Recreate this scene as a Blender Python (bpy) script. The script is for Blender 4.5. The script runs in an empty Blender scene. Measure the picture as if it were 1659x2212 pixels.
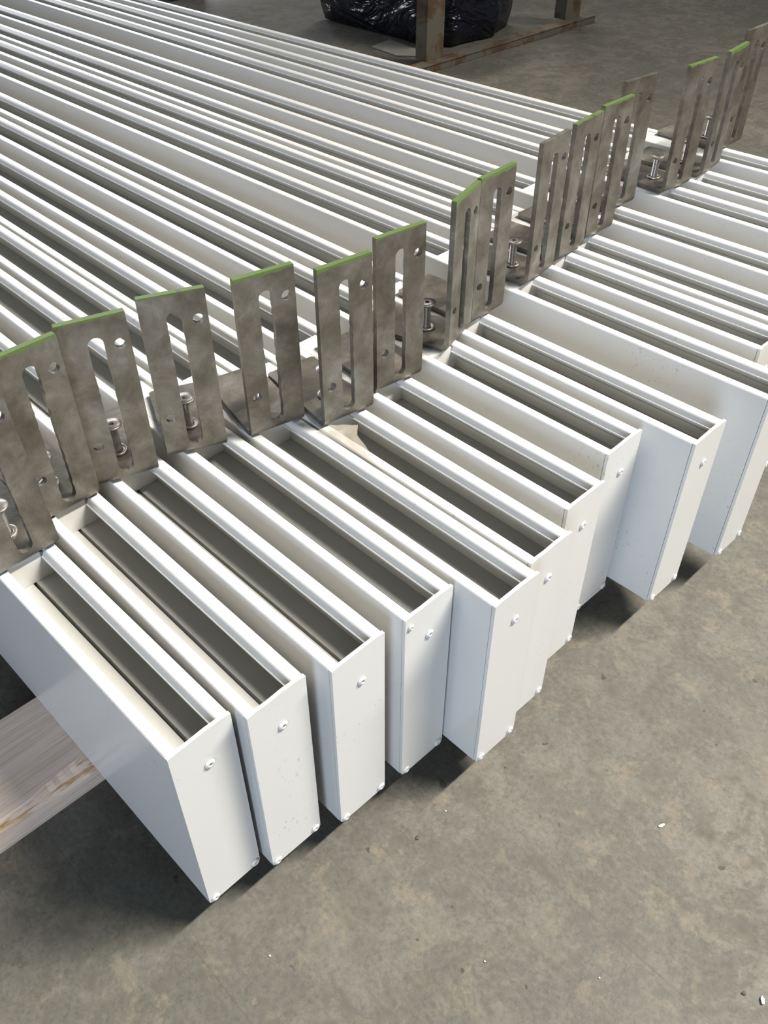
import bpy, bmesh, math, random
from mathutils import Vector, Matrix

S = 0.2                      # one channel height = 0.2 m; all layout numbers below are in channel heights
FLOOR_Z = -1.2
scene = bpy.context.scene
col = scene.collection

# ------------------------------------------------------------------ camera
cam_d = bpy.data.cameras.new('camera'); cam = bpy.data.objects.new('camera', cam_d); col.objects.link(cam)
scene.camera = cam
cam.location = Vector((2.56626, -1.92907, 2.3755)) * S
cam.rotation_euler = (0.826163, 0.035659, 0.829314)
cam_d.sensor_fit = 'VERTICAL'; cam_d.sensor_height = 36.0; cam_d.sensor_width = 27.0
cam_d.lens = 1899.76 / 2212 * 36.0
cam_d.shift_x = (829.5 - 731.569) / 2212
cam_d.shift_y = (1130.727 - 1106.0) / 2212
cam_d.clip_start = 0.01

# ------------------------------------------------------------------ light
world = bpy.data.worlds.new('hall_ambient'); scene.world = world; world.use_nodes = True
wn = world.node_tree.nodes; wl = world.node_tree.links
bg = wn['Background']
bg.inputs[0].default_value = (0.80, 0.87, 1.0, 1); bg.inputs[1].default_value = 0.085

def area(name, loc, target, sx, sy, power, colr, rot_z=0.0):
    l = bpy.data.lights.new(name, 'AREA'); l.shape = 'RECTANGLE'; l.size = sx; l.size_y = sy
    l.energy = power; l.color = colr
    o = bpy.data.objects.new(name, l); col.objects.link(o); o.location = Vector(loc) * S
    d = (Vector(target) - Vector(loc)).normalized()
    zax = -d; yax = Vector((0, 1, 0)); xax = yax.cross(zax).normalized(); yax = zax.cross(xax)
    m = Matrix((xax, yax, zax)).transposed().to_4x4(); m.translation = Vector(loc) * S
    o.matrix_world = m
    return o
# fluorescent batten over the work area, its long side along y
bl = area('batten_light', (9.6, 12.4, 19.6), (1.0, -0.7, -1.0), 0.14, 3.1, 99, (1.0, 0.945, 0.86)); bl.data.spread = math.radians(60)
# daylight from the open side of the hall at the left, and a band of windows far behind
area('door_daylight', (14.0, -21.0, 5.0), (1.0, 0.5, -0.5), 3.0, 1.1, 205, (0.68, 0.81, 1.0))
b2 = area('far_batten_light', (-13.0, 15.0, 19.0), (-11.0, 10.0, -1.0), 0.14, 1.6, 17, (1.0, 0.93, 0.84)); b2.data.spread = math.radians(80)
area('window_band', (-46.0, 6.0, 11.0), (0, 1.0, 0), 1.6, 10.0, 330, (0.90, 0.94, 1.0))

scene.view_settings.view_transform = 'Standard'
scene.view_settings.look = 'None'
scene.view_settings.gamma = 1.0
scene.view_settings.exposure = 0.0
scene.view_settings.use_curve_mapping = False

# ------------------------------------------------------------------ node helpers
def new_mat(name):
    m = bpy.data.materials.new(name); m.use_nodes = True
    return m, m.node_tree.nodes, m.node_tree.links, m.node_tree.nodes['Principled BSDF']
def noise(n, l, vec, scale, detail=4, rough=0.55, dist=0.0):
    t = n.new('ShaderNodeTexNoise'); t.inputs['Scale'].default_value = scale
    t.inputs['Detail'].default_value = detail; t.inputs['Roughness'].default_value = rough
    t.inputs['Distortion'].default_value = dist
    l.new(vec, t.inputs['Vector']); return t.outputs[0]
def ramp(n, l, fac, stops):
    r = n.new('ShaderNodeValToRGB'); e = r.color_ramp.elements
    while len(e) < len(stops): e.new(0.5)
    for i, (p, c) in enumerate(stops):
        e[i].position = p; e[i].color = (c[0], c[1], c[2], 1) if hasattr(c, '__len__') else (c, c, c, 1)
    l.new(fac, r.inputs[0]); return r.outputs[0]
def mix(n, l, fac, a, b, mode='MIX'):
    m = n.new('ShaderNodeMix'); m.data_type = 'RGBA'; m.blend_type = mode
    for s, v in ((m.inputs['Factor'], fac), (m.inputs['A'], a), (m.inputs['B'], b)):
        if isinstance(v, bpy.types.NodeSocket): l.new(v, s)
        elif s.type == 'VALUE': s.default_value = v
        else: s.default_value = (v[0], v[1], v[2], 1)
    return m.outputs['Result']
def math_(n, l, op, a, b=0.0):
    m = n.new('ShaderNodeMath'); m.operation = op
    for s, v in ((m.inputs[0], a), (m.inputs[1], b)):
        if isinstance(v, bpy.types.NodeSocket): l.new(v, s)
        else: s.default_value = v
    return m.outputs[0]
def bump(n, l, bsdf, h, strength, dist):
    b = n.new('ShaderNodeBump'); b.inputs['Strength'].default_value = strength; b.inputs['Distance'].default_value = dist
    l.new(h, b.inputs['Height']); l.new(b.outputs[0], bsdf.inputs['Normal'])
def mapping(n, l, vec, scale=(1, 1, 1), rot=(0, 0, 0)):
    m = n.new('ShaderNodeMapping'); m.inputs['Scale'].default_value = scale; m.inputs['Rotation'].default_value = rot
    l.new(vec, m.inputs['Vector']); return m.outputs[0]
def coords(n, kind='Object'):
    return n.new('ShaderNodeTexCoord').outputs[kind]
def worldpos(n):
    return n.new('ShaderNodeNewGeometry').outputs['Position']

# ------------------------------------------------------------------ materials
def mat_white():
    m, n, l, b = new_mat('white_powder_coat')
    p = worldpos(n)
    # scuffs and specks of dirt on the coating
    spots = noise(n, l, mapping(n, l, p, (1, 1.3, 1)), 260, 3, 0.6)
    patch = noise(n, l, p, 9, 3, 0.6)
    f1 = ramp(n, l, spots, [(0.640, 0), (0.675, 1)])
    f2 = ramp(n, l, patch, [(0.50, 0), (0.66, 1)])
    scr = noise(n, l, mapping(n, l, p, (60, 420, 200)), 1.0, 3, 0.6)
    f3 = ramp(n, l, scr, [(0.70, 0), (0.75, 1)])
    f = math_(n, l, 'MULTIPLY', math_(n, l, 'ADD', f1, math_(n, l, 'MULTIPLY', f3, 0.6)), f2)
    f = math_(n, l, 'MULTIPLY', f, 0.75)
    basec = mix(n, l, noise(n, l, p, 4, 2), (0.565, 0.56, 0.54), (0.61, 0.605, 0.58))
    c = mix(n, l, f, basec, (0.30, 0.27, 0.23))
    l.new(c, b.inputs['Base Color'])
    b.inputs['Roughness'].default_value = 0.36
    b.inputs['Coat Weight'].default_value = 0.45; b.inputs['Coat Roughness'].default_value = 0.14
    bump(n, l, b, noise(n, l, p, 900, 2), 0.04, 0.001)
    return m
def mat_steel():
    m, n, l, b = new_mat('pickled_stainless_steel')
    p = worldpos(n)
    o = coords(n)
    big = noise(n, l, p, 26, 6, 0.66, 0.35)
    c = ramp(n, l, big, [(0.30, (0.115, 0.10, 0.078)), (0.46, (0.180, 0.162, 0.132)), (0.60, (0.255, 0.238, 0.205)), (0.75, (0.37, 0.36, 0.34))])
    dark = ramp(n, l, noise(n, l, p, 120, 5, 0.7), [(0.60, 0), (0.75, 1)])
    dm = ramp(n, l, noise(n, l, p, 30, 2), [(0.5, 0), (0.62, 1)])
    c = mix(n, l, math_(n, l, 'MULTIPLY', math_(n, l, 'MULTIPLY', dark, dm), 0.6), c, (0.12, 0.10, 0.085))
    # rough bend line near the foot
    sx = n.new('ShaderNodeSeparateXYZ'); l.new(o, sx.inputs[0])
    # green marking paint along the top edge, amount from the object's own property
    at = n.new('ShaderNodeAttribute'); at.attribute_type = 'OBJECT'; at.attribute_name = 'paint'
    edge = math_(n, l, 'ADD', sx.outputs['Z'], math_(n, l, 'MULTIPLY', noise(n, l, o, 110, 4), 0.008))
    thr = math_(n, l, 'SUBTRACT', 0.770 * S + 0.0040, math_(n, l, 'MULTIPLY', at.outputs['Fac'], 0.0017))
    gm = math_(n, l, 'GREATER_THAN', edge, thr)
    gm = math_(n, l, 'MULTIPLY', gm, math_(n, l, 'GREATER_THAN', at.outputs['Fac'], 0.05))
    holes = ramp(n, l, noise(n, l, o, 130, 2), [(0.66, 1), (0.70, 0)])
    gm2 = math_(n, l, 'MULTIPLY', gm, holes)
    c = mix(n, l, gm2, c, (0.085, 0.128, 0.036))
    l.new(c, b.inputs['Base Color'])
    l.new(math_(n, l, 'MULTIPLY', math_(n, l, 'SUBTRACT', 1.0, gm2), 0.80), b.inputs['Metallic'])
    l.new(ramp(n, l, noise(n, l, p, 45, 4), [(0.3, 0.36), (0.7, 0.56)]), b.inputs['Roughness'])
    bump(n, l, b, noise(n, l, p, 260, 5), 0.2, 0.001)
    return m
def mat_simple(name, c, rough, metal=0.0, var=0.15, scale=60, bmp=0.1):
    m, n, l, b = new_mat(name); p = worldpos(n)
    v = noise(n, l, p, scale, 3)
    lo = [x * (1 - var) for x in c]; hi = [min(1, x * (1 + var)) for x in c]
    l.new(ramp(n, l, v, [(0.3, lo), (0.7, hi)]), b.inputs['Base Color'])
    b.inputs['Roughness'].default_value = rough; b.inputs['Metallic'].default_value = metal
    if bmp: bump(n, l, b, v, bmp, 0.001)
    return m
def mat_floor():
    m, n, l, b = new_mat('worn_concrete'); p = worldpos(n)
    a = noise(n, l, p, 3.2, 7, 0.62, 0.3)
    base = ramp(n, l, a, [(0.25, (0.082, 0.078, 0.064)), (0.42, (0.110, 0.106, 0.089)), (0.55, (0.127, 0.120, 0.101)), (0.70, (0.149, 0.139, 0.118))])
    # cloudy stained patches with crisp borders
    s = noise(n, l, p, 18, 10, 0.76, 0.4)
    base = mix(n, l, ramp(n, l, s, [(0.47, 0), (0.52, 0.7), (0.66, 0.95)]), base, (0.089, 0.086, 0.071))
    s2 = noise(n, l, mapping(n, l, p, (1, 1, 1), (0.4, 0.2, 1.0)), 24, 8, 0.70, 0.4)
    base = mix(n, l, ramp(n, l, s2, [(0.55, 0), (0.62, 0.75)]), base, (0.150, 0.131, 0.099))
    s3 = noise(n, l, p, 60, 8, 0.75)
    base = mix(n, l, ramp(n, l, s3, [(0.55, 0), (0.66, 0.75)]), base, (0.066, 0.061, 0.048))
    fine = noise(n, l, p, 240, 5, 0.65)
    base = mix(n, l, 0.55, base, ramp(n, l, fine, [(0.3, 0.55), (0.7, 1.38)]), 'MULTIPLY')
    # dark spots
    sp = noise(n, l, p, 75, 2, 0.4)
    base = mix(n, l, ramp(n, l, sp, [(0.74, 0), (0.77, 0.75)]), base, (0.035, 0.029, 0.020))
    # scratches and hairlines in two directions
    for rot, sc, th in ((0.35, (2.2, 190, 1), 0.735), (1.25, (1.5, 150, 1), 0.745), (-0.5, (3, 230, 1), 0.75)):
        w = mapping(n, l, p, sc, (0, 0, rot))
        r = noise(n, l, w, 1.0, 2, 0.4)
        base = mix(n, l, ramp(n, l, r, [(th - 0.02, 0), (th + 0.03, 0.35)]), base, (0.058, 0.051, 0.038))
    vc = n.new('ShaderNodeTexVoronoi'); vc.feature = 'DISTANCE_TO_EDGE'; vc.inputs['Scale'].default_value = 2.1
    wv = n.new('ShaderNodeVectorMath'); wv.operation = 'ADD'
    nz = n.new('ShaderNodeTexNoise'); nz.inputs['Scale'].default_value = 6; l.new(p, nz.inputs['Vector'])
    sc_ = n.new('ShaderNodeVectorMath'); sc_.operation = 'SCALE'; sc_.inputs['Scale'].default_value = 0.25
    l.new(nz.outputs['Color'], sc_.inputs[0]); l.new(p, wv.inputs[0]); l.new(sc_.outputs[0], wv.inputs[1]); l.new(wv.outputs[0], vc.inputs['Vector'])
    crack = ramp(n, l, vc.outputs['Distance'], [(0.0, 0.22), (0.004, 0)])
    cm = ramp(n, l, noise(n, l, p, 2.2, 2), [(0.5, 0), (0.58, 1)])
    base = mix(n, l, math_(n, l, 'MULTIPLY', crack, cm), base, (0.060, 0.051, 0.037))
    l.new(base, b.inputs['Base Color'])
    l.new(ramp(n, l, a, [(0.3, 0.50), (0.7, 0.72)]), b.inputs['Roughness'])
    b.inputs['Specular IOR Level'].default_value = 0.3
    bump(n, l, b, fine, 0.15, 0.002)
    return m
def mat_wood():
    m, n, l, b = new_mat('rough_sawn_softwood'); p = worldpos(n)
    g = noise(n, l, mapping(n, l, p, (120, 5, 120)), 1.2, 5, 0.6, 0.6)
    c = ramp(n, l, g, [(0.25, (0.56, 0.43, 0.34)), (0.45, (0.68, 0.545, 0.44)), (0.65, (0.77, 0.63, 0.52))])
    fine = noise(n, l, mapping(n, l, p, (420, 12, 420)), 1.0, 3)
    c = mix(n, l, ramp(n, l, fine, [(0.5, 0), (0.8, 0.5)]), c, (0.34, 0.25, 0.19))
    # freshly torn, orange and pink fibres along the front arris (real break in the edge)
    at = n.new('ShaderNodeAttribute'); at.attribute_name = 'torn'
    tn = ramp(n, l, noise(n, l, mapping(n, l, p, (60, 9, 60)), 1.6, 4, 0.6), [(0.35, (0.74, 0.55, 0.42)), (0.50, (0.78, 0.62, 0.50)), (0.57, (0.46, 0.27, 0.12)), (0.62, (0.60, 0.38, 0.19)), (0.72, (0.76, 0.58, 0.45))])
    c = mix(n, l, at.outputs['Fac'], c, tn)
    l.new(c, b.inputs['Base Color']); b.inputs['Roughness'].default_value = 0.8
    bump(n, l, b, fine, 0.35, 0.002)
    return m
def mat_rust():
    m, n, l, b = new_mat('rusty_painted_steel'); p = worldpos(n)
    a = noise(n, l, p, 14, 6, 0.65, 0.4)
    c = ramp(n, l, a, [(0.32, (0.095, 0.092, 0.070)), (0.50, (0.110, 0.095, 0.068)), (0.57, (0.085, 0.048, 0.024)), (0.72, (0.048, 0.027, 0.016))])
    l.new(c, b.inputs['Base Color']); b.inputs['Roughness'].default_value = 0.75
    bump(n, l, b, a, 0.3, 0.003)
    return m
def mat_black():
    m, n, l, b = new_mat('black_stretch_film'); p = worldpos(n)
    b.inputs['Base Color'].default_value = (0.006, 0.007, 0.014, 1); b.inputs['Roughness'].default_value = 0.2
    bump(n, l, b, noise(n, l, mapping(n, l, p, (5, 5, 12)), 1.0, 3, 0.55, 1.5), 1.0, 0.05)
    return m
def mat_film():
    m, n, l, b = new_mat('clear_wrap_film'); p = worldpos(n)
    b.inputs['Base Color'].default_value = (0.55, 0.50, 0.42, 1); b.inputs['Roughness'].default_value = 0.25
    b.inputs['Alpha'].default_value = 0.25
    b.inputs['Subsurface Weight'].default_value = 0.0
    bump(n, l, b, noise(n, l, p, 90, 4), 0.6, 0.003)
    return m
WHITE, STEEL, FLOORM, WOOD, RUST, BLACK, FILM = mat_white(), mat_steel(), mat_floor(), mat_wood(), mat_rust(), mat_black(), mat_film()
SCREW = mat_simple('bright_screw_steel', (0.50, 0.47, 0.43), 0.34, 0.9, 0.2, 150, 0.05)
RIVET = mat_simple('white_rivet_head', (0.56, 0.55, 0.53), 0.3, 0.0, 0.1, 300, 0.05)
HOLE = mat_simple('rivet_mandrel_hole', (0.05, 0.035, 0.03), 0.6, 0.3, 0.2, 300, 0)
MANDREL = mat_simple('zinc_rivet_shank', (0.42, 0.41, 0.40), 0.35, 0.8, 0.1, 300, 0)
PAPER = mat_simple('grey_paper_sheet', (0.22, 0.21, 0.185), 0.7, 0.0, 0.1, 30, 0)
WRAP = mat_simple('grey_wrapping', (0.30, 0.30, 0.28), 0.35, 0.0, 0.4, 50, 0.6)
BLUE = mat_simple('blue_plastic', (0.02, 0.09, 0.28), 0.4, 0.0, 0.1, 30, 0)
TROUGH_SHADE = mat_simple('shade_grey_inside_channel', (0.46, 0.46, 0.435), 0.5, 0.0, 0.04, 20, 0)  # trough shade put into the colour: same white coating, greyed to darken the inside
CHIP = mat_simple('pale_chip', (0.85, 0.83, 0.78), 0.5, 0.0, 0.1, 30, 0)
CHIPD = mat_simple('brown_chip', (0.09, 0.065, 0.05), 0.8, 0.0, 0.2, 90, 0.2)

# ------------------------------------------------------------------ mesh helpers
def finish(bm, name, mat, parent=None, smooth=False, loc=None):
    bmesh.ops.recalc_face_normals(bm, faces=bm.faces[:])
    me = bpy.data.meshes.new(name); bm.to_mesh(me); bm.free()
    if smooth:
        for f in me.polygons: f.use_smooth = True
    for m in (mat if isinstance(mat, (list, tuple)) else [mat]): me.materials.append(m)
    o = bpy.data.objects.new(name, me); col.objects.link(o)
    if parent: o.parent = parent
    if loc is not None: o.location = loc
    return o
def tag(o, label=None, cat=None, group=None, kind=None):
    if label: o['label'] = label
    if cat: o['category'] = cat
    if group: o['group'] = group
    if kind: o['kind'] = kind
    return o
def empty(name, loc, rz=0.0):
    o = bpy.data.objects.new(name, None); col.objects.link(o); o.empty_display_size = 0.03
    o.location = Vector(loc) * S; o.rotation_euler = (0, 0, rz); return o
def prism_x(bm, poly, x0, x1, mi=0, inside=None):
    """closed polygon in (y,z) extruded along x; units of S"""
    a = [bm.verts.new((x0 * S, y * S, z * S)) for y, z in poly]
    b = [bm.verts.new((x1 * S, y * S, z * S)) for y, z in poly]
    nn = len(poly)
    for i in range(nn):
        f = bm.faces.new((a[i], a[(i + 1) % nn], b[(i + 1) % nn], b[i])); f.material_index = mi
        if inside and inside((poly[i][0] + poly[(i + 1) % nn][0]) / 2, (poly[i][1] + poly[(i + 1) % nn][1]) / 2): f.material_index = 1
    f1 = bm.faces.new(a); f2 = bm.faces.new(b)
    bmesh.ops.triangulate(bm, faces=[f1, f2])
def box(bm, x0, x1, y0, y1, z0, z1, mi=0, bev=0.0):
    vs = [bm.verts.new((x * S, y * S, z * S)) for x in (x0, x1) for y in (y0, y1) for z in (z0, z1)]
    fs = [bm.faces.new([vs[i] for i in q]) for q in ((0, 1, 3, 2), (4, 6, 7, 5), (0, 4, 5, 1), (2, 3, 7, 6), (0, 2, 6, 4), (1, 5, 7, 3))]
    for f in fs: f.material_index = mi
    if bev: bmesh.ops.bevel(bm, geom=list({e for f in fs for e in f.edges}), offset=bev * S, segments=2, affect='EDGES', profile=0.6)
def lathe(bm, pts, M, seg=20, mi=0):
    """pts (r,h) in S units around local z, M matrix (location in metres)"""
    rings = []
    for r, h in pts:
        if r < 1e-7: rings.append([bm.verts.new(M @ Vector((0, 0, h * S)))])
        else: rings.append([bm.verts.new(M @ Vector((r * S * math.cos(2 * math.pi * k / seg), r * S * math.sin(2 * math.pi * k / seg), h * S))) for k in range(seg)])
    for a, b in zip(rings, rings[1:]):
        for k in range(seg):
            k2 = (k + 1) % seg
            if len(a) == 1 and len(b) == 1: continue
            if len(a) == 1: f = bm.faces.new((a[0], b[k], b[k2]))
            elif len(b) == 1: f = bm.faces.new((a[k], a[k2], b[0]))
            else: f = bm.faces.new((a[k], a[k2], b[k2], b[k]))
            f.material_index = mi; f.smooth = True

# ------------------------------------------------------------------ floor
bm = bmesh.new()
N = 24
box(bm, -90, 60, -60, 75, FLOOR_Z - 0.5, FLOOR_Z)
tag(finish(bm, 'floor', FLOORM), 'grey worn concrete workshop floor with stains and scratches', 'floor', kind='structure')

# ------------------------------------------------------------------ timber bearer under the channels
def bearer():
    rnd = random.Random(4)
    bm = bmesh.new(); lay = bm.verts.layers.float.new('torn')
    ys = [-3.2 + 0.03 * i for i in range(int(8.0 / 0.03) + 1)]
    rows = []
    c1 = c2 = 0.0
    for i, y in enumerate(ys):
        x_f = 0.155 - 0.000 * y; x_b = -0.335
        c1 = 0.96 * c1 + 0.07 * rnd.uniform(-1, 1); c2 = 0.96 * c2 + 0.07 * rnd.uniform(-1, 1)
        bite = 0.050 + 0.030 * math.sin(y * 5.1 + 1.0) + 0.06 * c1
        bite = max(0.012, bite)
        drop = max(0.008, 0.035 + 0.02 * math.sin(y * 7.3) + 0.03 * c2)
        j = rnd.uniform(-0.0008, 0.0008)
        prof = [(x_b, FLOOR_Z, 0), (x_b, -1.004, 0), (x_b + 0.006, -1.0, 0), (x_f - bite - 0.05, -1.0, 0), (x_f - bite, -1.0 - 0.001, 0),
                (x_f - bite + 0.012, -1.012 - 0.3 * drop + j, 1), (x_f - bite * 0.5, -1.0 - drop * 0.75 - j, 1), (x_f - 0.01, -1.0 - drop - 0.02 + j, 1),
                (x_f, -1.0 - drop - 0.03, 0.2), (x_f - 0.004, FLOOR_Z + 0.03, 0), (x_f - 0.012, FLOOR_Z, 0)]
        r = []
        for x, z, t in prof:
            v = bm.verts.new((x * S, y * S, z * S)); v[lay] = t; r.append(v)
        rows.append(r)
    for a, b in zip(rows, rows[1:]):
        for k in range(len(a)):
            k2 = (k + 1) % len(a); bm.faces.new((a[k], a[k2], b[k2], b[k]))
    bm.faces.new(rows[0]); bm.faces.new(rows[-1][::-1])
    o = finish(bm, 'timber_bearer', WOOD)
    return tag(o, 'rough sawn timber plank with splintered front edge under the white channels', 'timber')
bearer()

# ------------------------------------------------------------------ white aluminium channels
W = 0.2495
def body_poly():
    p = [(0.002, -1), (W - 0.002, -1), (W, -0.998), (W, -0.004), (W - 0.004, 0), (0.214, 0)]
    for k in range(1, 9):
        a = math.radians(63) * k / 8; p.append((0.214 - 0.017 * math.sin(a), -0.017 + 0.017 * math.cos(a)))
    p += [(0.1900, -0.0265), (0.1850, -0.0275), (0.1842, -0.0300), (0.1850, -0.0340), (0.195, -0.034), (0.199, -0.026), (0.206, -0.013), (W - 0.013, -0.013), (W - 0.013, -0.080),
          (W - 0.019, -0.083), (W - 0.019, -0.135), (0.1320, -0.135), (0.1320, -0.26), (0.1175, -0.26), (0.1175, -0.135), (0.012, -0.135), (0.012, -0.013), (0.042, -0.013), (0.0435, -0.004), (0.042, 0), (0.004, 0), (0, -0.004), (0, -0.998)]
    return p
POLY = body_poly()
XB = -15.0
INSERT_LEN = 0.59
def rivet(parent, u, z, x=0.0, r=0.0205, label=None):
    bm = bmesh.new()
    M = Matrix.Translation((x * S, u * S, z * S)) @ Matrix.Rotation(math.pi / 2, 4, 'Y')
    lathe(bm, [(r, 0.0), (r * 0.99, 0.002), (r * 0.80, 0.0052), (r * 0.52, 0.0072), (r * 0.34, 0.0068), (r * 0.30, 0.003)], M, 22, 0)
    lathe(bm, [(r * 0.30, 0.003), (0, 0.0024)], M, 22, 1)
    return finish(bm, 'rivet', [RIVET, HOLE], parent)
def cap_poly(rnd):
    top = [(0.0, 0.004), (0.035, 0.006 + rnd.uniform(0, .003)), (0.09, 0.006 + rnd.uniform(0, .004)), (0.15, 0.009 + rnd.uniform(0, .004)), (0.21, 0.009 + rnd.uniform(0, .003)), (W, 0.006)]
    p = [(W + 0.0005, -0.985), (W - 0.012, -1.001), (0.010, -1.001), (-0.0005, -0.990)]
    return p + top
PROF = [(1.0386,-1.3661,0.0116),(1.0909,-1.0920,-0.0020),(1.1412,-0.7691,-0.0010),(1.1571,-0.4313,-0.0040),(1.3354,-0.1537,-0.0067),(1.2874,0.1084,-0.0085),
        (1.1988,0.4526,-0.0046),(1.1070,0.8600,-0.0029),(1.3278,1.1800,-0.0010),(1.3916,1.7102,0.0056),(1.1440,2.0735,0.0071),(1.2000,2.3628,0.0039),
        (1.2000,2.8173,0.0082),(1.2000,3.3184,-0.0001),(1.2000,3.6845,-0.0007),(1.2000,4.1511,0.0112)]
BRK = [(-0.0644,-1.3798,0.0),(-0.2180,-1.1062,0.0),(-0.2616,-0.8279,-0.3228),(-0.2177,-0.5020,-0.4200),(-0.0701,-0.1517,-0.2249),(0.1040,0.1302,-0.1522),
       (0.0749,0.4843,-0.1372),(0.0677,0.9894,0.2970),(-0.0181,1.2567,0.0409),(-0.0788,1.7945,0.1135),(-0.1264,2.1294,0.0802),(-0.1809,2.4581,-0.0187),
       (-0.3309,2.8722,-0.1283),(-0.2240,3.3711,-0.0868),(-0.1955,3.7761,0.1048),(-0.3464,4.2686,-0.0232)]
CH_LABEL = [
 'white channel nearest the camera, leftmost of all, its long side face fully in view',
 'second white channel from the left, its end cap touching the nearest channel',
 'third white channel from the left, its end cap standing clear with a vertical right edge',
 'fourth white channel from the left, extra rivet at top left of its end cap',
 'fifth white channel from the left, its wide side face showing beside its end cap',
 'sixth white channel from the left, ending just behind the fifth',
 'seventh white channel from the left, middle one of the stepped run of end caps',
 'eighth white channel from the left, the last of the stepped run of end caps',
 'ninth white channel from the left, sticking out alone with a broad side face in view',
 'tenth white channel from the left, end cap cut by right edge of photo',
 'eleventh white channel from the left, only the corner of its end inside the photo',
 'twelfth white channel from the left, fifth from the far side',
 'thirteenth white channel from the left, fourth from the far side',
 'fourteenth white channel from the left, third from the far side',
 'fifteenth white channel from the left, next to the farthest one',
 'farthest white channel, beside the open concrete floor at the back']
for i, (x, y, yaw) in enumerate(PROF):
    rnd = random.Random(100 + i)
    t = empty('aluminium_channel', (x, y, 0), yaw)
    tag(t, CH_LABEL[i], 'metal profile', 'white aluminium channels laid side by side')
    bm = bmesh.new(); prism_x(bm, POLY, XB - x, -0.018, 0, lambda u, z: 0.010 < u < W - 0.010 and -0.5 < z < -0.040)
    finish(bm, 'channel_body', [WHITE, TROUGH_SHADE], t)
    bm = bmesh.new(); prism_x(bm, cap_poly(rnd), -0.0155, -0.001)
    c = finish(bm, 'end_cap', WHITE, t)
    rivet(c, 0.134 + rnd.uniform(-.006, .006), -0.162 + rnd.uniform(-.004, .004))
    rivet(c, 0.026 + rnd.uniform(-.004, .004), -0.980)
    rivet(c, 0.226 + rnd.uniform(-.004, .004), -0.977)
    if i == 3: rivet(c, 0.028, -0.047, r=0.015)
    if i in (2, 4):     # shank of the top rivet showing inside the channel
        bm = bmesh.new()
        M = Matrix.Translation((-0.05 * S, 0.135 * S, -0.128 * S)) @ Matrix.Rotation(math.pi / 2, 4, 'Y')
        lathe(bm, [(0, 0), (0.018, 0.0), (0.020, 0.006), (0.020, 0.034), (0, 0.034)], M, 18)
        finish(bm, 'rivet_shank', MANDREL, c)
    # mounting block set into the channel under the bracket
    bx = BRK[i][0] - x - 0.034
    bm = bmesh.new()
    blk = [(0.0135, -0.134), (0.2295, -0.134), (0.2295, -0.084), (0.2355, -0.080), (0.2355, -0.0145), (0.2075, -0.0145), (0.2005, -0.027), (0.1965, -0.0355), (0.1825, -0.0355),
           (0.1825, -0.0005), (0.0445, -0.0005), (0.0445, -0.0145), (0.0135, -0.0145)]
    prism_x(bm, blk, bx - INSERT_LEN, bx)
    finish(bm, 'mounting_block', WHITE, t)

# ------------------------------------------------------------------ stainless brackets
WB, HB, T, LEG = 0.2669, 0.7705, 0.026, 0.52
R_IN = 0.022
def arc_loop(cx, cz, r, a0, a1, nseg):
    return [(cx + r * math.cos(a0 + (a1 - a0) * k / nseg), cz + r * math.sin(a0 + (a1 - a0) * k / nseg)) for k in range(nseg + 1)]
def fill_plate(bm, outline, holes, place, depth, grid=None):
    """planar sheet with holes: front and back skins plus every edge wall. place(u, s, d) -> world"""
    loops = [outline] + holes
    sides = []
    tmp = bmesh.new(); allv = []
    for lp in loops:
        vs = [tmp.verts.new((u, s, 0)) for u, s in lp]; allv.append(vs)
        for k in range(len(vs)): tmp.edges.new((vs[k], vs[(k + 1) % len(vs)]))
    bmesh.ops.triangle_fill(tmp, edges=tmp.edges[:], use_beauty=True, use_dissolve=False)
    tmp.verts.index_update()
    pts = [(v.co.x, v.co.y) for v in tmp.verts]
    tris = [[v.index for v in f.verts] for f in tmp.faces]
    lidx = [[v.index for v in vs] for vs in allv]
    tmp.free()
    A = [bm.verts.new(place(u, s, 0)) for u, s in pts]
    B = [bm.verts.new(place(u, s, depth)) for u, s in pts]
    for tr in tris:
        bm.faces.new([A[k] for k in tr]); bm.faces.new([B[k] for k in reversed(tr)])
    for li in lidx:
        for k in range(len(li)):
            a, b = li[k], li[(k + 1) % len(li)]
            bm.faces.new((A[a], A[b], B[b], B[a]))
def rough_slot(rnd, cx, z0, z1, w):
    r = w / 2; pts = []
    nseg = 10
    pts += arc_loop(cx, z1 - r, r, 0, math.pi, nseg)
    m = 26
    for k in range(1, m):
        z = (z1 - r) + (z0 + r - z1 + r) * k / m
        pts.append((cx - r + rnd.uniform(-.0016, .0022), z))
    pts += arc_loop(cx, z0 + r, r, math.pi, 2 * math.pi, nseg)
    for k in range(1, m):
        z = (z0 + r) + (z1 - r - z0 - r) * k / m
        pts.append((cx + r + rnd.uniform(-.0022, .0016), z))
    return pts
def circ(cx, cz, r, n=20): return [(cx + r * math.cos(2 * math.pi * k / n), cz + r * math.sin(2 * math.pi * k / n)) for k in range(n)]
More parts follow.
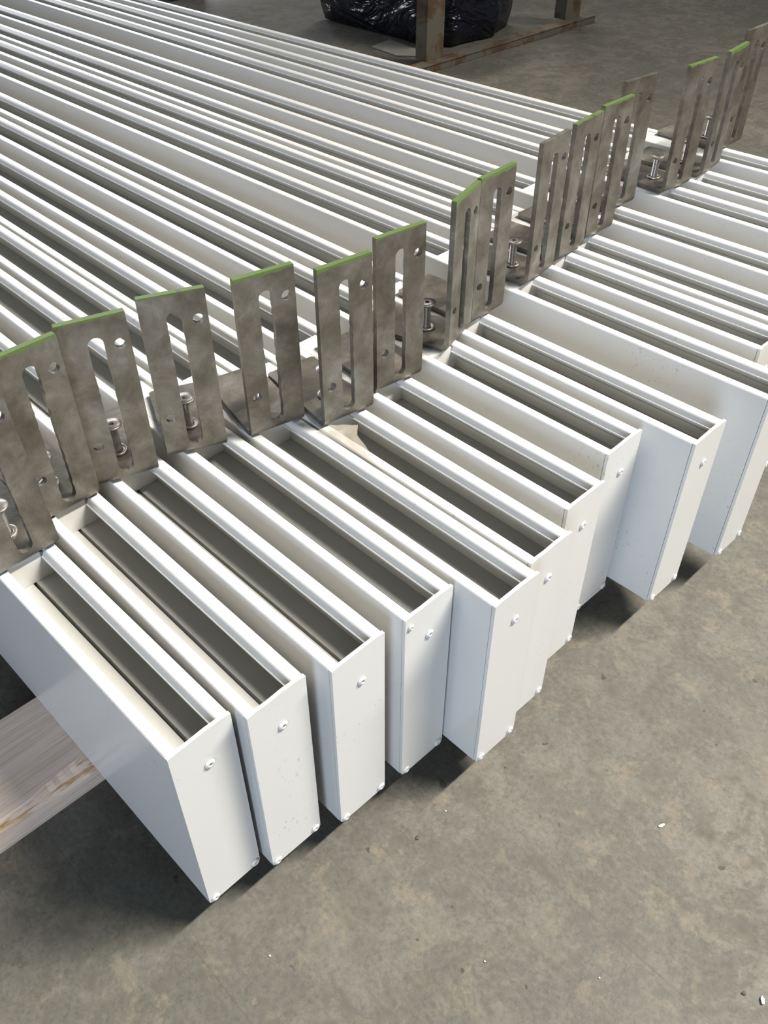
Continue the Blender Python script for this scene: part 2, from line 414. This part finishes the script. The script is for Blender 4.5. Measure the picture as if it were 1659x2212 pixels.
BR_LABEL = [
 'slotted steel bracket cut by the left edge of the photo, the nearest one',
 'second slotted steel bracket from the left, green topped, overlapped by the nearest one',
 'third slotted steel bracket from the left, pale, a screw seen through its slot',
 'fourth slotted steel bracket from the left, clean grey with a square foot, standing alone',
 'fifth slotted steel bracket from the left, green top edge, foot plate in view',
 'sixth slotted steel bracket from the left, green top edge, tall screw standing at its left',
 'seventh slotted steel bracket from the left, close behind the right edge of the sixth',
 'eighth slotted steel bracket from the left, twisted so its green top edge slants steeply',
 'ninth slotted steel bracket from the left, green top edge, touching the twisted one',
 'tenth slotted steel bracket from the left, first of the overlapping row of four',
 'eleventh slotted steel bracket from the left, second of the overlapping row of four',
 'twelfth slotted steel bracket from the left, third of the overlapping row of four',
 'thirteenth slotted steel bracket from the left, standing tallest behind the overlapping row',
 'fourteenth slotted steel bracket from the left, yellowish top edge, alone before dark floor',
 'fifteenth slotted steel bracket from the left, bright green top edge, next to the farthest one',
 'farthest slotted steel bracket, cut by the right edge of the photo']
PAINT = [0, 1.6, 0.9, 0.45, 1.6, 1.6, 0.6, 2.2, 1.9, 0, 0.35, 1.2, 0, 0.9, 2.4, 0]
UP = bpy.data
for i, (x, y, yaw) in enumerate(BRK):
    rnd = random.Random(300 + i)
    t = empty('slotted_bracket', (x, y, 0.0015), yaw)
    if i == 0: t.rotation_euler = (0.035, 0, 0)
    tag(t, BR_LABEL[i], 'bracket', 'stainless slotted brackets standing on the channels')
    # upright: front skin at x=0, thickness toward -x ; bottom flows into the bend
    r_o = R_IN + T
    bm = bmesh.new()
    zc = r_o
    outline = [(0.003, HB), (0, HB - 0.003), (0, zc), (WB, zc), (WB, HB - 0.003), (WB - 0.003, HB)]
    slot = rough_slot(rnd, 0.134 + rnd.uniform(-.002, .002), 0.054, 0.690, 0.063)
    holes = [slot, circ(0.226, 0.643, 0.0225), circ(0.046, 0.207, 0.0215)]
    # slot bottom lies on the flat part: zc = 0.046
    fill_plate(bm, outline, holes, lambda u, s, d: Vector((-d * S, u * S, s * S)), T)
    nb = 7
    prev = None
    for k in range(nb + 1):
        a = math.pi / 2 * k / nb
        # centre of bend at (x=-r_o, z=r_o)
        ro, ri = r_o, R_IN
        ring = []
        for rr in (ro, ri):
            px = -r_o + rr * math.cos(a); pz = r_o - rr * math.sin(a)
            ring.append((px, pz))
        vs = [bm.verts.new((ring[0][0] * S, 0, ring[0][1] * S)), bm.verts.new((ring[0][0] * S, WB * S, ring[0][1] * S)),
              bm.verts.new((ring[1][0] * S, WB * S, ring[1][1] * S)), bm.verts.new((ring[1][0] * S, 0, ring[1][1] * S))]
        if prev:
            for q in range(4):
                q2 = (q + 1) % 4; bm.faces.new((prev[q], prev[q2], vs[q2], vs[q]))
        prev = vs
    up = finish(bm, 'upright_plate', STEEL, t); up['paint'] = float(PAINT[i])
    # foot plate with the screw hole
    bm = bmesh.new()
    c = 0.012
    outl = [(0, r_o), (0, LEG - c), (c, LEG), (WB - c, LEG), (WB, LEG - c), (WB, r_o)]
    fill_plate(bm, outl, [circ(0.1335, 0.19, 0.030, 24)], lambda u, s, d: Vector((-s * S, u * S, d * S)), T)
    ft = finish(bm, 'foot_plate', STEEL, t); ft['paint'] = 0.0

# ------------------------------------------------------------------ screws standing in the foot plates
SC_LABEL = 'bright socket screw standing in the foot of the %s bracket from the left'
ORD = ['first', 'second', 'third', 'fourth', 'fifth', 'sixth', 'seventh', 'eighth', 'ninth', 'tenth', 'eleventh', 'twelfth', 'thirteenth', 'fourteenth', 'fifteenth', 'sixteenth']
def make_screw():
    t = empty('countersunk_screw', (0, 0, 0))
    bm = bmesh.new()   # threaded shank
    pts = []; z = 0.004; R0 = 0.0205
    pts.append((0, z)); pts.append((R0 * 0.8, z))
    nth = 17
    for k in range(nth):
        z = 0.008 + k * 0.0076
        pts += [(R0 * 0.80, z), (R0 * 1.04, z + 0.0030), (R0 * 1.04, z + 0.0042), (R0 * 0.80, z + 0.0072)]
    pts += [(R0 * 0.84, 0.14), (0, 0.14)]
    lathe(bm, pts, Matrix(), 20)
    finish(bm, 'threaded_shank', SCREW, t)
    bm = bmesh.new()   # countersunk head with hex socket
    lathe(bm, [(0.0175, 0.1385), (0.0445, 0.160), (0.0455, 0.164), (0.044, 0.166), (0.017, 0.166)], Matrix(), 24)
    hexv = [bm.verts.new((0.013 * S * math.cos(k * math.pi / 3), 0.013 * S * math.sin(k * math.pi / 3), 0.166 * S)) for k in range(6)]
    hexb = [bm.verts.new((v.co.x, v.co.y, 0.150 * S)) for v in hexv]
    ring = [v for v in bm.verts if abs(v.co.z - 0.166 * S) < 1e-7 and abs(v.co.xy.length - 0.017 * S) < 1e-6]
    ring.sort(key=lambda v: math.atan2(v.co.y, v.co.x) % (2 * math.pi))
    n_ = len(ring)
    for k in range(n_):
        h0 = int(k * 6 / n_ + 0.001) % 6; h1 = int((k + 1) * 6 / n_ + 0.001) % 6
        if h0 == h1: bm.faces.new((ring[k], ring[(k + 1) % n_], hexv[h0]))
        else: bm.faces.new((ring[k], ring[(k + 1) % n_], hexv[h1], hexv[h0]))
    for k in range(6):
        bm.faces.new((hexv[k], hexv[(k + 1) % 6], hexb[(k + 1) % 6], hexb[k]))
    bm.faces.new(hexb)
    finish(bm, 'screw_head', SCREW, t)
    bm = bmesh.new()   # flat washer
    lathe(bm, [(0.0225, 0.0215), (0.0425, 0.0215), (0.044, 0.0235), (0.044, 0.0300), (0.0425, 0.0320), (0.0235, 0.0320), (0.0225, 0.0215)], Matrix(), 26)
    finish(bm, 'washer', SCREW, t)
    return t
proto = make_screw()
for i, (x, y, yaw) in enumerate(BRK):
    if i == 0: o = proto
    else:
        o = proto.copy(); col.objects.link(o)
        for ch in proto.children:
            c = ch.copy(); col.objects.link(c); c.parent = o
    cc, s = math.cos(yaw), math.sin(yaw)
    u, b = 0.1335, 0.19
    o.location = Vector((x - u * s - b * cc, y + u * cc - b * s, 0.0078)) * S
    o.rotation_euler = (0, 0, yaw + i * 0.7)
    tag(o, SC_LABEL % ORD[i], 'screw', 'screws standing in the bracket feet')

# ------------------------------------------------------------------ scrap of film on the lips of the fifth and sixth channels
bm = bmesh.new()
rnd = random.Random(8)
base = [(0.085, 0.085), (0.16, 0.098), (0.26, 0.104), (0.36, 0.107), (0.44, 0.108), (0.50, 0.108)]
mid = [(0.12, 0.135, .03), (0.17, 0.150, .028), (0.245, 0.150, .022), (0.33, 0.135, .012), (0.42, 0.120, .006), (0.50, 0.109, .004)]
top = [(0.150, 0.170, .030), (0.215, 0.228, .030), (0.255, 0.185, .022), (0.345, 0.158, .012), (0.42, 0.128, .006), (0.50, 0.110, .004)]
r0 = [bm.verts.new((a * S, b * S, 0.004 * S)) for a, b in base]
r1 = [bm.verts.new((a * S, b * S, c * S)) for a, b, c in mid]
r2 = [bm.verts.new((a * S, b * S, c * S)) for a, b, c in top]
for a, b in ((r0, r1), (r1, r2)):
    for k in range(5): bm.faces.new((a[k], a[k + 1], b[k + 1], b[k]))
bmesh.ops.subdivide_edges(bm, edges=bm.edges[:], cuts=3, use_grid_fill=True)
for v in bm.verts:
    if v.co.z > 0.006 * S: v.co.z += rnd.uniform(-.0012, .0012) * S * 3
bmesh.ops.solidify(bm, geom=bm.faces[:], thickness=0.0006 * S)
tag(finish(bm, 'plastic_film_scrap', FILM, smooth=True), 'torn scrap of translucent film stuck between two white channels', 'plastic film')

# ------------------------------------------------------------------ rack behind: posts welded on a foot rail
rack = empty('steel_rack', (-6.2, 7.5, FLOOR_Z))
tag(rack, 'rusty steel rack with two upright posts on a foot rail', 'rack')
yr = -0.045
rack.rotation_euler = (0, 0, yr)
def L_section(bm, x0, x1, y0, y1, z0, z1, t):
    # channel open to the back (-x): web at x1, flanges at y0 and y1
    box(bm, x1 - t, x1, y0, y1, z0, z1, 0, 0.006)
    box(bm, x0, x1 - t, y0, y0 + t, z0, z1, 0, 0.004)
    box(bm, x0, x1 - t, y1 - t, y1, z0, z1, 0, 0.004)
bm = bmesh.new(); box(bm, -0.10, 0.14, -0.35, 3.42, 0.0, 0.085, 0, 0.008)
box(bm, 0.11, 0.15, -0.35, 3.42, 0.085, 0.10, 0, 0.003)
finish(bm, 'foot_rail', RUST, rack)
bm = bmesh.new(); L_section(bm, -0.25, -0.04, 0.06, 0.38, 0.085, 7.0, 0.03)
finish(bm, 'upright_post', RUST, rack)
bm = bmesh.new(); L_section(bm, -0.25, -0.04, 2.93, 3.27, 0.085, 7.0, 0.03)
finish(bm, 'upright_post', RUST, rack)
# wrapped load behind the rack
ld = empty('wrapped_pallet_load', (-6.55, 8.3, FLOOR_Z)); ld.rotation_euler = (0, 0, 0)
tag(ld, 'bulky load wrapped in shiny black film standing behind the rusty rack', 'pallet load')
rnd = random.Random(5)
bm = bmesh.new()
nz, per = 14, []
foot = [(-2.75, 0.10), (-0.42, -0.02), (-0.05, 0.22), (0.06, 1.02), (-0.25, 1.75), (-2.75, 1.75)]
def seg(pts, n):
    out = []
    for a, b in zip(pts, pts[1:] + pts[:1]):
        for k in range(n):
            f = k / n; out.append((a[0] + (b[0] - a[0]) * f, a[1] + (b[1] - a[1]) * f))
    return out
ring0 = seg(foot, 8); rings = []
for k in range(nz + 1):
    z = 0.02 + 3.0 * k / nz
    r = []
    for j, (a, b) in enumerate(ring0):
        bulge = 0.035 * math.sin(j * 0.9 + k * 0.7) + rnd.uniform(-.012, .012)
        kk = 0.96 if k == 0 else 1.0
        cx, cy = -1.35, 0.85
        r.append(bm.verts.new(((cx + (a - cx) * (kk + bulge * 0.35)) * S, (cy + (b - cy) * (kk + bulge * 0.5)) * S, z * S)))
    rings.append(r)
for a, b in zip(rings, rings[1:]):
    for j in range(len(a)):
        j2 = (j + 1) % len(a); bm.faces.new((a[j], a[j2], b[j2], b[j]))
bm.faces.new(rings[0]); bm.faces.new(rings[-1][::-1])
finish(bm, 'black_wrap', BLACK, ld, smooth=True)
# grey sheet hanging over the load beside the post
bm = bmesh.new()
g = []
for a in range(7):
    for b in range(7):
        g.append(bm.verts.new(((0.10 + 0.03 * math.sin(a * 1.9 + b)) * S, (0.10 + 0.085 * a) * S, (0.72 + 0.02 * math.sin(a * 2.1) + 0.30 * b) * S)))
for a in range(6):
    for b in range(6): bm.faces.new((g[a * 7 + b], g[a * 7 + 7 + b], g[a * 7 + 8 + b], g[a * 7 + 1 + b]))
bmesh.ops.solidify(bm, geom=bm.faces[:], thickness=0.004 * S)
w = finish(bm, 'grey_wrap_flap', WRAP, ld, smooth=True); w['label'] = 'grey translucent flap hanging on the black wrap'
# paper on the floor
bm = bmesh.new()
pp = [(-7.55, 7.80), (-7.62, 8.25), (-6.95, 8.12), (-6.72, 7.88), (-6.95, 7.72)]
a = [bm.verts.new((x * S, y * S, (FLOOR_Z + 0.004) * S)) for x, y in pp]; b = [bm.verts.new((x * S, y * S, (FLOOR_Z + 0.012) * S)) for x, y in pp]
bm.faces.new(a); bm.faces.new(b[::-1])
for k in range(5): bm.faces.new((a[k], a[(k + 1) % 5], b[(k + 1) % 5], b[k]))
tag(finish(bm, 'paper_sheet', PAPER), 'pale grey sheet lying on the floor left of the rusty post', 'paper')
# blue crate far back
bc = empty('blue_crate', (-12.82, 7.92, FLOOR_Z))
tag(bc, 'blue plastic crate at the top edge of the photo beyond the channels', 'crate')
bm = bmesh.new()
box(bm, -0.5, 0.5, -0.35, 0.35, 0.0, 0.06, 0, 0.01)
for q in ((-0.5, -0.46, -0.35, 0.35), (0.46, 0.5, -0.35, 0.35), (-0.46, 0.46, -0.35, -0.31), (-0.46, 0.46, 0.31, 0.35)): box(bm, q[0], q[1], q[2], q[3], 0.06, 0.9, 0, 0.006)
finish(bm, 'crate_body', BLUE, bc)
bm = bmesh.new(); box(bm, -0.53, 0.53, -0.38, -0.35, 0.82, 0.92, 0, 0.008); box(bm, -0.53, 0.53, 0.35, 0.38, 0.82, 0.92, 0, 0.008); box(bm, 0.5, 0.53, -0.35, 0.35, 0.82, 0.92, 0, 0.008)
finish(bm, 'crate_rim', BLUE, bc)

# ------------------------------------------------------------------ bits of debris on the floor
def chip(x, y, sx, sy, sz, rz, mat, label, group, seed, kind='chip', name='floor_chip'):
    rnd = random.Random(seed); bm = bmesh.new()
    bmesh.ops.create_icosphere(bm, subdivisions=1, radius=1.0)
    for v in bm.verts:
        v.co = Vector((v.co.x * sx * rnd.uniform(.6, 1.1), v.co.y * sy * rnd.uniform(.6, 1.1), v.co.z * sz)) * S
    o = finish(bm, name, mat); o.location = Vector((x, y, FLOOR_Z + sz)) * S; o.rotation_euler = (0, 0, rz)
    return tag(o, label, kind, group)
GD, GW = 'dark bits on the concrete', 'pale flecks on the concrete'
chip(1.333, -0.509, .012, .017, .004, .3, CHIPD, 'dark brown crumb on the floor below the third channel end', GD, 1, 'crumb')
chip(2.017, 0.293, .022, .008, .004, 1.2, CHIP, 'small pale twisted shaving on the concrete at the right', GW, 2, 'shaving')
chip(2.659, -0.050, .020, .009, .006, 2.2, CHIP, 'white chip on the floor in the bottom right corner', GW, 3, 'chip')
chip(2.60, -0.075, .012, .009, .004, 0.7, CHIPD, 'dark crumb beside the white chip in the bottom right corner', GD, 9, 'crumb')
chip(1.420, 0.262, .018, .006, .003, .9, CHIPD, 'short brown splinter on the floor before the fifth channel end', GD, 4, 'splinter')
chip(1.274, -1.285, .006, .004, .003, .3, CHIP, 'white fleck on the floor below the nearest channel end', GW, 5, 'fleck')
chip(1.863, -0.690, .005, .004, .003, .3, CHIP, 'white fleck on the floor near the bottom of the photo', GW, 6, 'fleck')
chip(1.33, -0.33, .005, .004, .003, .9, CHIP, 'white fleck on the floor right of the dark crumb', GW, 7, 'fleck')
chip(2.2, -0.42, .005, .004, .003, .9, CHIP, 'white fleck on the bare concrete at the bottom right', GW, 8, 'fleck')
